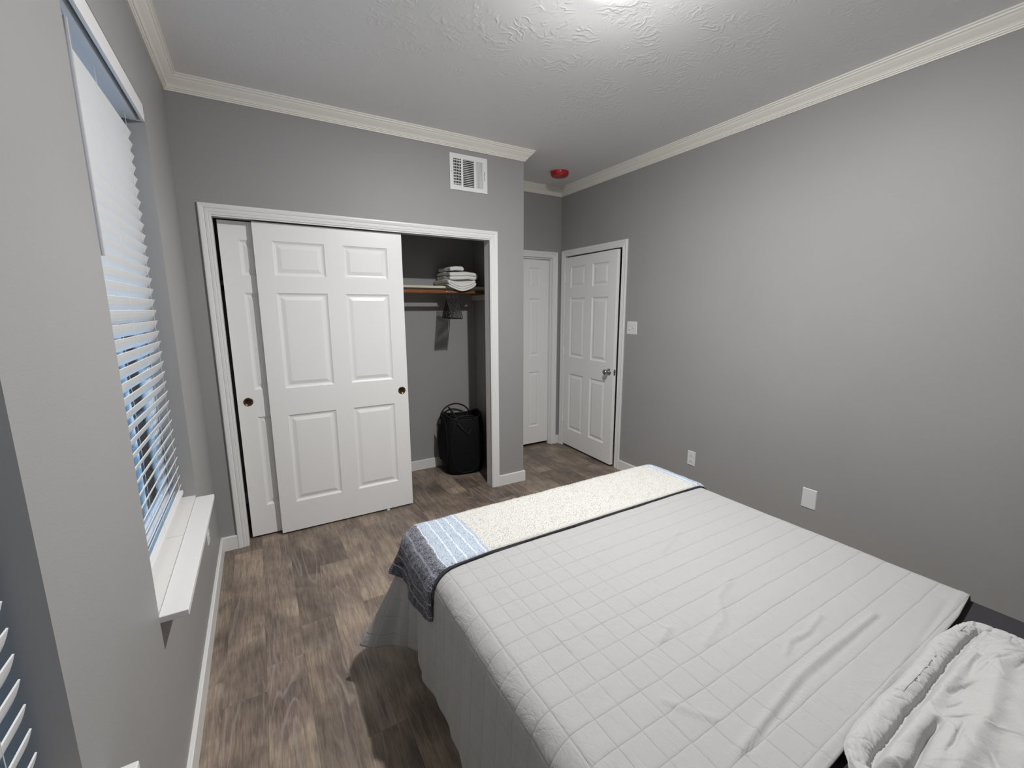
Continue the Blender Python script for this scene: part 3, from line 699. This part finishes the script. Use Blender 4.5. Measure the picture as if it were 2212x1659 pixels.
# towels: folded cloth, profile in x-z extruded along y
def folded(name, x0, x1, y0, y1, zb, layers, th, label, droop=0.0, bend=0.0, lean=0.0, seed=0):
    """a towel folded into `layers`, the fold rounded at the +x side; droop bends the front over the shelf edge"""
    mb = MB(); pts = []; R_ = th/2
    for k in range(layers):
        zc = zb+R_+k*th; d = 1 if k % 2 == 0 else -1
        xs_ = np.linspace(x0+R_*.6, x1-R_*.6, 12)[::d]
        for x in xs_: pts.append((x, zc))
        if k < layers-1:
            xe = xs_[-1]
            for a in (-50, 0, 50):
                aa = math.radians(a); pts.append((xe+d*R_*math.cos(aa)*.9, zc+R_+R_*math.sin(aa)*.98))
    # thick ribbon
    P_ = np.array(pts); T_ = np.gradient(P_, axis=0); T_ /= np.linalg.norm(T_, axis=1)[:, None]; Nn = np.stack([-T_[:, 1], T_[:, 0]], 1)
    outl = []
    hw = th*.47
    for i in range(len(P_)): outl.append(P_[i]+Nn[i]*hw)
    # rounded end caps
    e = P_[-1]; t_ = T_[-1]; n_ = Nn[-1]
    for a in (60, 0, -60): outl.append(e+n_*hw*math.sin(math.radians(a))+t_*hw*math.cos(math.radians(a)))
    for i in reversed(range(len(P_))): outl.append(P_[i]-Nn[i]*hw)
    e = P_[0]; t_ = -T_[0]; n_ = -Nn[0]
    for a in (60, 0, -60): outl.append(e+n_*hw*math.sin(math.radians(a))+t_*hw*math.cos(math.radians(a)))
    ny = 26; n = len(outl); O = np.array(outl); rows_ = []
    ys = np.linspace(y0, y1, ny)
    for j_, y in enumerate(ys):
        q = O.copy(); e_ = min(j_, ny-1-j_); k_ = [.975, .992, 1.0][min(e_, 2)]
        cx, cz = (x0+x1)/2, zb+layers*th/2
        q[:, 0] = cx+(q[:, 0]-cx)*k_; q[:, 1] = cz+(q[:, 1]-cz)*(k_ if e_ > 0 else .95)
        q[:, 0] += lean*(y-y0)
        u = (q[:, 0]-x0)/(x1-x0)
        q[:, 1] += bend*((2*u-1)**2)*np.clip(1-(y-y0)/.25, 0, 1)
        q[:, 1] -= droop*np.clip((y0+.078-y)/.078, 0, 1)**1.5*(1-.75*(2*u-1)**2)
        q[:, 1] += .004*fbm(q[:, 0]*14+seed, np.full(n, y*11), 3)*2
        q[:, 0] += .006*fbm(q[:, 1]*30+seed, np.full(n, y*14+9), 2)*2
        rows_.append(q)
    X = np.array([r_[:, 0] for r_ in rows_]); Z = np.array([r_[:, 1] for r_ in rows_]); Y = np.repeat(ys[:, None], n, 1)
    n0 = 0; mb.v = list(map(tuple, np.stack([X, Y, Z], -1).reshape(-1, 3).tolist()))
    for j_ in range(ny-1):
        for i in range(n):
            a = j_*n+i; b = j_*n+(i+1) % n; mb.f.append((a, b, b+n, a+n))
    # end faces as strips
    m2 = len(P_)
    for base_ in (0, (ny-1)*n):
        for i in range(m2-1): mb.f.append((base_+i, base_+i+1, base_+m2+3+(m2-2-i), base_+m2+3+(m2-1-i)))
        mb.f.append(tuple(base_+m2-1+k for k in range(5))); mb.f.append(tuple(base_+(2*m2+2+k) % n for k in range(5)))
    o = mb.build(name, m_towel, smooth=True); ss = o.modifiers.new('sub', 'SUBSURF'); ss.levels = 1; ss.render_levels = 1
    return tag(o, label, 'towel')
folded('folded_towel', 1.745, 1.995, .372, .715, 1.7100, 3, .0190, 'white towel at the bottom of the closet stack, its front sagging over the shelf edge', droop=.050, bend=.004, seed=3)
folded('folded_towel', 1.758, 2.008, .376, .710, 1.7715, 2, .0320, 'thick white folded towel in the middle of the closet stack', droop=.014, bend=-.010, seed=8)
folded('folded_towel', 1.768, 1.893, .392, .640, 1.8370, 1, .0360, 'small rolled white towel on top of the closet stack', bend=-.006, lean=-.05, seed=15)

# laundry hamper
HC = (1.895, .520); HW, HD = .195, .165
t = thing('laundry_hamper', (HC[0], HC[1], 0), 'black mesh pop up laundry hamper standing on the closet floor', 'laundry hamper')
RZ = math.radians(-8)
def hpt(a, k, z, ex=3.2):
    c_, s_ = math.cos(a), math.sin(a); x = HW*k*abs(c_)**(2/ex)*np.sign(c_); y = HD*k*abs(s_)**(2/ex)*np.sign(s_)
    return (HC[0]+x*math.cos(RZ)-y*math.sin(RZ), HC[1]+x*math.sin(RZ)+y*math.cos(RZ), z)
def topz(a): return .545+.022*math.cos(2*a)-.0   # the rim waves: higher at the sides
nA = 64; zs = [.0, .008, .03, .08, .16, .26, .36, .44, .50, 1]
ks = [.78, .86, .905, .95, .985, 1.0, .995, .97, .93, .86]
b = MB(); 
for i, z in enumerate(zs):
    for q in range(nA):
        a = 2*PI*q/nA; zz = z if z < 1 else topz(a); b.v.append(hpt(a, ks[i], zz))
for i in range(len(zs)-1):
    for q in range(nA): b.f.append((i*nA+q, i*nA+(q+1) % nA, (i+1)*nA+(q+1) % nA, (i+1)*nA+q))
b.build('mesh_body', m_mesh, t, smooth=True)
l = MB()
for i in range(5):
    for q in range(nA):
        a = 2*PI*q/nA; zz = [.004, .010, .06, .13, .21][i]; l.v.append(hpt(a, [.68, .84, .91, .955, .980][i], zz))
for i in range(4):
    for q in range(nA): l.f.append((i*nA+q, i*nA+(q+1) % nA, (i+1)*nA+(q+1) % nA, (i+1)*nA+q))
l.f.append(tuple(reversed(range(nA))))
l.build('solid_base', m_blackcloth, t, smooth=True)
rim = MB().tube([hpt(2*PI*q/nA, .865, topz(2*PI*q/nA)) for q in range(nA)], .0058, 8, closed=True)
rim.build('rim_wire', m_blackcloth, t, smooth=True)
fw_ = MB()
for sgn in (1, -1):     # spring wire loops on the four sides, each an upright oval under the mesh
    for a0 in (0, PI/2):
        a0 = a0+(0 if sgn > 0 else PI); pts = []
        for q in range(36):
            th_ = 2*PI*q/36; aa = a0+.62*math.sin(th_); zz = .285+.262*math.cos(th_)
            k_ = np.interp(zz, zs[:-1], ks[:-1]); pts.append(hpt(aa, k_*1.006, zz))
        fw_.tube(pts, .0030, 6, closed=True)
fw_.build('spring_frame', m_blackcloth, t, smooth=True)
for sgn, nm in ((1, 'carry_handle'), (-1, 'carry_handle')):
    hd = MB(); pts = []
    for q in range(19):
        u = -1+2*q/18; x = HC[0]-.02+(.155 if sgn > 0 else .12)*u; yb = (HC[1]+sgn*HD*.62); z = (.500 if sgn > 0 else .500)+(.122 if sgn > 0 else .055)*max(0, 1-u*u)**.55; pts.append((x, yb+.02*sgn*(1-u*u), z))
    hd.tube(pts, .0075, 8); hd.build(nm, m_blackcloth, t, smooth=True)
pk = MB().quad([(HC[0]-.180, HC[1]-.03, .49), (HC[0]-.206, HC[1]+.07, .46), (HC[0]-.214, HC[1]+.08, .28), (HC[0]-.205, HC[1]+.07, .12), (HC[0]-.185, HC[1]-.03, .12)])
pk.build('side_pocket', m_mesh, t)
MB().tube([(HC[0]-.105, HC[1]-HD*.90, .50), (HC[0]-.01, HC[1]-HD*1.01, .385), (HC[0]+.065, HC[1]-HD*.90, .50)], .0075, 6).build('hanging_strap', m_blackcloth, t, smooth=True)
MB().tube([(HC[0]-.085, HC[1]+HD*.66, .598), (HC[0]-.05, HC[1]+.02, .52), (HC[0]-.045, HC[1]-.03, .47)], .0085, 6).build('hanging_strap', m_blackcloth, t, smooth=True)

# ---------------------------------------------------------------- bed
BX0, BX1, BYF, RB, ZQ = .838, 2.19, -1.475, .08, .605
BYH = -3.50
t = thing('bed', ((BX0+BX1)/2, -2.45, 0), 'queen bed with a charcoal sheet under the grey quilt', 'bed')
def rbox(x0, y0, z0, x1, y1, z1, r, name, m):
    o = MB().box((x0, y0, z0), (x1, y1, z1)).build(name, m, t); b = o.modifiers.new('b', 'BEVEL'); b.width = r; b.segments = 5; 
    o.data.polygons.foreach_set('use_smooth', [True]*6); return o
rbox(.775, BYH, .345, 2.255, BYF+.050, .585, .055, 'mattress', m_sheet)
rbox(.790, BYH, .175, 2.240, BYF+.030, .345, .015, 'box_spring', m_box)
for x in (.85, 1.52, 2.18):
    for y in (-1.56, -2.45, -3.40): MB().box((x-.02, y-.02, 0), (x+.02, y+.02, .176)).build('leg', m_blackwood, t)
HP = np.array([-3, -.80, -.45, -.234, -.126, -.066, -.025, -.005, .05, .12, .20, .30, .47, .8, 3])
HH = np.array([.100, .102, .098, .100, .084, .112, .178, .228, .275, .20, .130, .16, .12, .12, .12])
def drape(S, T, e=0.0, zh=.15, wr=True):
    """cloth coordinates (S across = x on top, T along = y on top) -> 3D over the mattress"""
    qx = np.clip(S, BX0, BX1); qy = np.minimum(T, BYF); ox = S-qx; oy = T-qy
    rho = np.maximum(np.abs(ox), np.abs(oy)); nr = np.hypot(ox, oy)+1e-9; nx_ = ox/nr; ny_ = oy/nr
    left = ox < 0
    angc = np.arctan2(np.abs(oy), np.abs(ox)+1e-12)          # 0 side .. pi/2 foot
    per = np.where(np.abs(oy) < 1e-9, qy-BYF, np.where(np.abs(ox) < 1e-9, .47+(qx-BX0), angc*.30))
    hem = np.interp(per, HP, HH)
    hem = np.where(left | (np.abs(oy) > 1e-9) & (S < 1.6), hem, .10+.03*np.exp(-((T-BYF)/.1)**2))
    R_ = RB+e; arc = RB*PI/2
    a = np.clip(rho/RB, 0, PI/2); h = R_*np.sin(a); dz = R_*(1-np.cos(a))
    d = np.maximum(rho-arc, 0); dm = ZQ-RB-zh; fr_ = np.clip(d/dm, 0, 1.2)
    near_c = np.exp(-((per-.02)/.20)**2)
    pl = (.0015+.006*near_c)*np.sin(per*60+1.3*np.sin(per*9))+.006*np.sin(per*17+.8*np.sin(per*5))+.0035*near_c*np.sin(per*131+2)
    h = h+(hem-RB)*fr_**1.15+pl*fr_*(rho > arc)
    if e > 0: h = h+0
    X = qx+nx_*h; Y = qy+ny_*h; Z = ZQ+e-dz-d
    return X, Y, Z, rho
# quilt
ns, nt = 300, 330
slen = RB*PI/2+(ZQ-RB-.15)
U = np.linspace(BX0-slen, BX1+slen, ns); V_ = np.linspace(0, 1, nt)
S = np.repeat(U[:, None], nt, 1)
head = np.interp(S, [BX0-slen, 1.0, 1.20, 2.05, 2.25, 2.8], [-2.93, -2.86, -2.80, -2.785, -2.768, -2.76])
T = head+(BYF+slen-head)*V_[None, :]
X, Y, Z, rho = drape(S, T)
top = np.clip(1-rho/.09, 0, 1)
# puffed squares + wrinkles
px_ = np.abs(((S-.816)/.0718) % 1-.5)*2; py_ = np.abs(((T+2.122)/.0722) % 1-.5)*2
puff = .0006*(1-px_**4)*(1-py_**4)
wr = .0022*fbm(S*5, T*7, 3)+.0018*np.clip(ridged(S*9+3, T*22, 3), .3, 1)*np.clip(fbm(S*3, T*3+7, 2)*3+.4, 0, 1)
def crease(pts, width, amp, one=False):
    r = np.zeros_like(S)
    for (a, b), (c_, d_) in zip(pts[:-1], pts[1:]):
        vx, vy = c_-a, d_-b; l2 = vx*vx+vy*vy; k = np.clip(((S-a)*vx+(T-b)*vy)/l2, 0, 1)
        dx_ = S-(a+k*vx); dy_ = T-(b+k*vy); dd_ = np.hypot(dx_, dy_)
        r = np.maximum(r, np.exp(-(dd_/width)**2))
    return amp*r
wr = wr+crease([(1.10, -2.690), (1.25, -2.672), (1.39, -2.655), (1.52, -2.652), (1.83, -2.655)], .007, .0065)-crease([(1.12, -2.700), (1.40, -2.672), (1.85, -2.668)], .004, .004)
wr = wr+crease([(1.45, -2.60), (1.51, -2.580), (1.58, -2.590), (1.69, -2.575)], .006, .005)-crease([(1.50, -2.597), (1.60, -2.602)], .004, .003)
wr = wr+crease([(1.20, -2.40), (1.26, -2.378)], .010, .006)+crease([(1.55, -2.10), (1.74, -2.03)], .010, .005)+crease([(1.30, -2.47), (1.40, -2.44)], .01, .004)
wr = wr+crease([(1.42, -2.44), (1.50, -2.37), (1.62, -2.33)], .012, .005)+crease([(1.06, -2.53), (1.12, -2.62)], .008, .006)+crease([(.93, -1.95), (.95, -2.15), (.97, -2.30)], .006, .003)
wr = wr-crease([(2.10, -2.745), (1.0, -2.83)], .006, .003)
# hem binding ridge
wr = wr+.0025*np.exp(-((T-head-.018)/.006)**2)
Z = Z+np.where(rho < RB*1.2, puff+wr*np.clip(1-rho/(RB*1.5), .25, 1), 0)
side = rho > RB*.8
sgn_ = np.where(S < 1.5, -1, 1); X = X+np.where(side & (T < BYF), sgn_*(puff+.004*fbm(T*16, S*3, 3)), 0)
qb = MB().grid(X, Y, Z)
q = qb.build('quilt', m_quilt, smooth=True, fix=False)
def uvs(o, S, T):
    me = o.data; lay = me.uv_layers.new(name='cloth'); st = np.stack([S, T], -1).reshape(-1, 2)
    vi = np.zeros(len(me.loops), int); me.loops.foreach_get('vertex_index', vi)
    lay.data.foreach_set('uv', st[vi].reshape(-1).astype(np.float32))
uvs(q, S, T)
so = q.modifiers.new('thick', 'SOLIDIFY'); so.thickness = .006; so.offset = -1 if False else 1
tag(q, 'light grey quilt stitched in small squares, spread over the bed', 'quilt')
# orient: make normals point up
def fixn(o):
    me = o.data; n = me.polygons[len(me.polygons)//2].normal
    if n.z < 0: me.flip_normals()
fixn(q); so.offset = -1

# throw
ET = .019
ns, nt = 420, 200
LS = RB*PI/2+.095
U = np.linspace(BX0-LS, BX1+LS, ns); V_ = np.linspace(0, 1, nt); S = np.repeat(U[:, None], nt, 1)
near = np.interp(S, [.615, .635, .66, .75, .85, 1.0, 2.1, 2.25, 2.6], [-1.765, -1.80, -1.81, -1.80, -1.785, -1.775, -1.785, -1.79, -1.80])
T = near+(BYF+.30-near)*V_[None, :]
X, Y, Z, rho = drape(S, T, ET)
edge = np.clip((T-near)/.022, 0, 1); low = (1-np.sqrt(1-(1-edge)**2))*.017
fz = .0010*fbm(S*120, T*120, 2)+.0035*fbm(S*11, T*14, 3)
Z = Z-np.where(rho < .09, low, 0)+fz
X = X+np.where(S < BX0, low*.9-fz*2, 0)-np.where(S > BX1, low*.9, 0)
# the loose near corner swings outwards a little, hem waves
wv_ = np.clip((BX0-.11-S)/.10, 0, 1); X = X-wv_*(.012*np.sin(T*26)+.004)
wv_ = np.clip((BX0-.05-S)/.15, 0, 1); Z = Z-wv_*np.interp(T, [-1.82, -1.78, -1.70, -1.60, -1.47, -1.40], [.010, .014, .012, .004, -.010, -.010])
tb = MB().grid(X, Y, Z)
# tufts of the pile
NT = 90000
ii = rng.randint(0, ns-1, NT); jj = rng.randint(0, nt-1, NT)
Pg = np.stack([X, Y, Z], -1); du = Pg[ii+1, jj]-Pg[ii, jj]; dv = Pg[ii, jj+1]-Pg[ii, jj]
nn_ = np.cross(du, dv); nn_ /= np.linalg.norm(nn_, axis=1)[:, None]+1e-12; nn_ *= np.where(nn_[:, 2:] < 0, -1, 1)
nn_[(np.abs(nn_[:, 2]) < .3) & (nn_[:, 0]*(X[ii, jj]-1.5) < 0)] *= -1
fu, fv = rng.rand(NT, 1), rng.rand(NT, 1); c0 = Pg[ii, jj]+du*fu+dv*fv
tang = rng.randn(NT, 3); tang -= nn_*(tang*nn_).sum(1)[:, None]; tang /= np.linalg.norm(tang, axis=1)[:, None]
lean_ = rng.randn(NT, 3)*.9
tip = c0+(nn_+lean_)*(.0010+.0012*rng.rand(NT, 1)); n0 = len(tb.v)
tri = np.stack([c0-tang*.0011-nn_*.0005, c0+tang*.0011-nn_*.0005, tip], 1).reshape(-1, 3)
tb.v += list(map(tuple, tri.tolist())); tb.f += [(n0+3*k, n0+3*k+1, n0+3*k+2) for k in range(NT)]
tw = tb.build('throw_blanket', m_throw, smooth=True, fix=False)
Sg = S; Tg = T; su_ = Sg[ii, jj]+(Sg[ii+1, jj]-Sg[ii, jj])*fu[:, 0]; sv_ = Tg[ii, jj]+(Tg[ii, jj+1]-Tg[ii, jj])*fv[:, 0]
allS = np.concatenate([S.reshape(-1), np.repeat(su_, 3)]); allT = np.concatenate([T.reshape(-1), np.repeat(sv_, 3)])
uvs(tw, allS, allT)
tag(tw, 'fluffy cream throw with blue striped ends, draped across the foot of the bed', 'throw blanket')
# dark backing, slightly wider than the pile at the near edge
S2 = 1.514+(S[::6, ::5]-1.514)*.960; n2_ = near[::6, ::5]-.0035; T2 = n2_+(BYF+.295-n2_)*V_[None, ::5]
X2, Y2, Z2, r2_ = drape(S2, T2, .0055)
wv_ = np.clip((BX0-.05-S2)/.15, 0, 1); Z2 = Z2-wv_*np.interp(T2, [-1.82, -1.78, -1.70, -1.60, -1.47, -1.40], [.004, .008, .006, -.002, -.016, -.016])+wv_*.004
bk = MB().grid(X2, Y2, Z2).build('throw_backing', m_back, tw, smooth=True, fix=False); fixn(bk)
so = bk.modifiers.new('thick', 'SOLIDIFY'); so.thickness = .004; so.offset = 1; tag(bk, label='dark underside of the throw')

# pillow sham with gathered border
nu, nv = 460, 320
a = np.linspace(-1, 1, nu)[:, None].repeat(nv, 1); b = np.linspace(-1, 1, nv)[None, :].repeat(nu, 0)
SX, SY, cx, cy = .408, .262, 1.622, -3.046
def rc(a, b, k=.10): return a*(1-k*b**8*a**2*.35), b*(1-k*a**8*b**2*.35)
ra, rb_ = rc(a, b, .35)
x = cx+SX*ra; y = cy+SY*rb_
dxe = SX*(1-np.abs(a)); dye = SY*(1-np.abs(b)); de = np.minimum(dxe, dye)
along = np.where(dye < dxe, x, y)+np.where(dye < dxe, 0, 7)
seam_d = .056+.010*fbm(along*9, along*0+2, 2)
body = np.clip((de-seam_d)/.13, 0, 1)
z = .620+.052*np.sin(body*PI/2)**.75
z = z+.018*np.sin(np.clip(de/seam_d, 0, 1)*PI)**.6                         # puffed flange
z = z-.014*np.exp(-((de-seam_d)/.0050)**2)                                 # stitched seam
z = z+.008*np.exp(-((de-seam_d-.017)/.008)**2)                             # corded ridge just inside
def valley(field, pos, width): return np.exp(-np.abs((field-pos)/width)**1.3)
r_ = np.random.RandomState(4); gat = np.zeros_like(z)
for k in range(150):
    p0 = r_.uniform(1.2, 2.05) if k < 105 else 7+r_.uniform(-3.3, -2.78)
    tilt_ = r_.uniform(-.9, .9); lo = r_.uniform(-.01, .04); hi = seam_d+r_.uniform(.0, .03); dep = r_.uniform(.002, .0062)
    wdw = np.clip((de-lo)/.012, 0, 1)*np.clip((hi-de)/.012, 0, 1)
    gat = np.maximum(gat, dep*wdw*valley(along, p0+tilt_*(de-.04)+.004*np.sin(de*160+k), r_.uniform(.0028, .0045)))
z = z-gat
def crease2(pts, width, amp, sharp=2.0):
    r = np.zeros_like(z)
    for (p, q), (u_, v_) in zip(pts[:-1], pts[1:]):
        vx, vy = u_-p, v_-q; l2 = vx*vx+vy*vy; k = np.clip(((x-p)*vx+(y-q)*vy)/l2, 0, 1)
        r = np.maximum(r, np.exp(-(np.hypot(x-(p+k*vx), y-(q+k*vy))/width)**sharp)*(.35+.65*np.sin(np.clip(k, .05, .95)*PI)) if len(pts) == 2 else np.exp(-(np.hypot(x-(p+k*vx), y-(q+k*vy))/width)**sharp))
    return amp*r
wob_ = .010*fbm(x*14, y*14+3, 2); x0_ = x.copy(); y0_ = y.copy(); x = x+wob_; y = y+wob_
bw = np.clip(body*6, 0, 1)
z = z+bw*(crease2([(1.25, -2.872), (1.47, -2.866), (1.62, -2.86), (1.80, -2.87)], .014, .016)-crease2([(1.24, -2.896), (1.34, -2.893), (1.48, -2.886)], .006, .018)
   +crease2([(1.30, -2.918), (1.50, -2.912)], .015, .010)+crease2([(1.34, -2.945), (1.52, -2.937), (1.62, -2.930), (1.86, -2.908)], .018, .012)
   -crease2([(1.38, -2.925), (1.50, -2.920)], .004, .008)-crease2([(1.60, -2.872), (1.70, -2.905)], .005, .008)-crease2([(1.70, -2.88), (1.84, -2.872)], .006, .007)
   -crease2([(1.50, -2.888), (1.56, -2.93)], .004, .007)+crease2([(1.86, -2.86), (1.95, -2.93)], .014, .012)-crease2([(1.84, -2.885), (1.91, -2.95)], .006, .009))
for k in range(46):
    p_ = (r_.uniform(1.28, 1.95), r_.uniform(-3.25, -2.86)); an = r_.uniform(-.9, .9)+(PI/2 if k % 3 == 0 else 0); l_ = r_.uniform(.04, .13)
    q_ = (p_[0]+math.cos(an)*l_, p_[1]+math.sin(an)*l_)
    z = z+bw*(crease2([p_, q_], r_.uniform(.006, .013), r_.uniform(.002, .006))-crease2([(p_[0]+.004, p_[1]-.010), (q_[0]+.004, q_[1]-.010)], r_.uniform(.002, .004), r_.uniform(.001, .005)))
x, y = x0_, y0_
z = z+.010*fbm(x*7, y*9, 3)*bw+.003*fbm(x*30, y*30, 2)*np.clip(de/.02, 0, 1)
z = np.where(de < .012, np.maximum(.6125, .6125+(z-.6125)*np.sqrt(np.clip(de/.012, 0, 1))), np.maximum(z, .614))
y = y+.006*fbm(x*14, y*0+3, 3)*(de < .03)
top_ = np.stack([x, y, z], -1); botz = np.where(de < .004, z, .6115)
pb = MB().grid(x, y, z); n0 = len(pb.v)
# bottom sheet sharing the outline
pb.grid(x, y, np.minimum(z-.002, np.where(de < .02, z-.004, .610)))
I = np.arange(nu*nv).reshape(nu, nv)
lp_ = list(I[:, 0])+list(I[-1, 1:])+list(I[-2::-1, -1])+list(I[0, -2:0:-1])
for k in range(len(lp_)): p0, p1 = lp_[k], lp_[(k+1) % len(lp_)]; pb.f.append((int(p0), int(p1), int(p1+n0), int(p0+n0)))
ps = pb.build('pillow_sham', m_sham, smooth=True)
tag(ps, 'rumpled light grey velvet pillow sham with gathered border at the bed head', 'pillow')
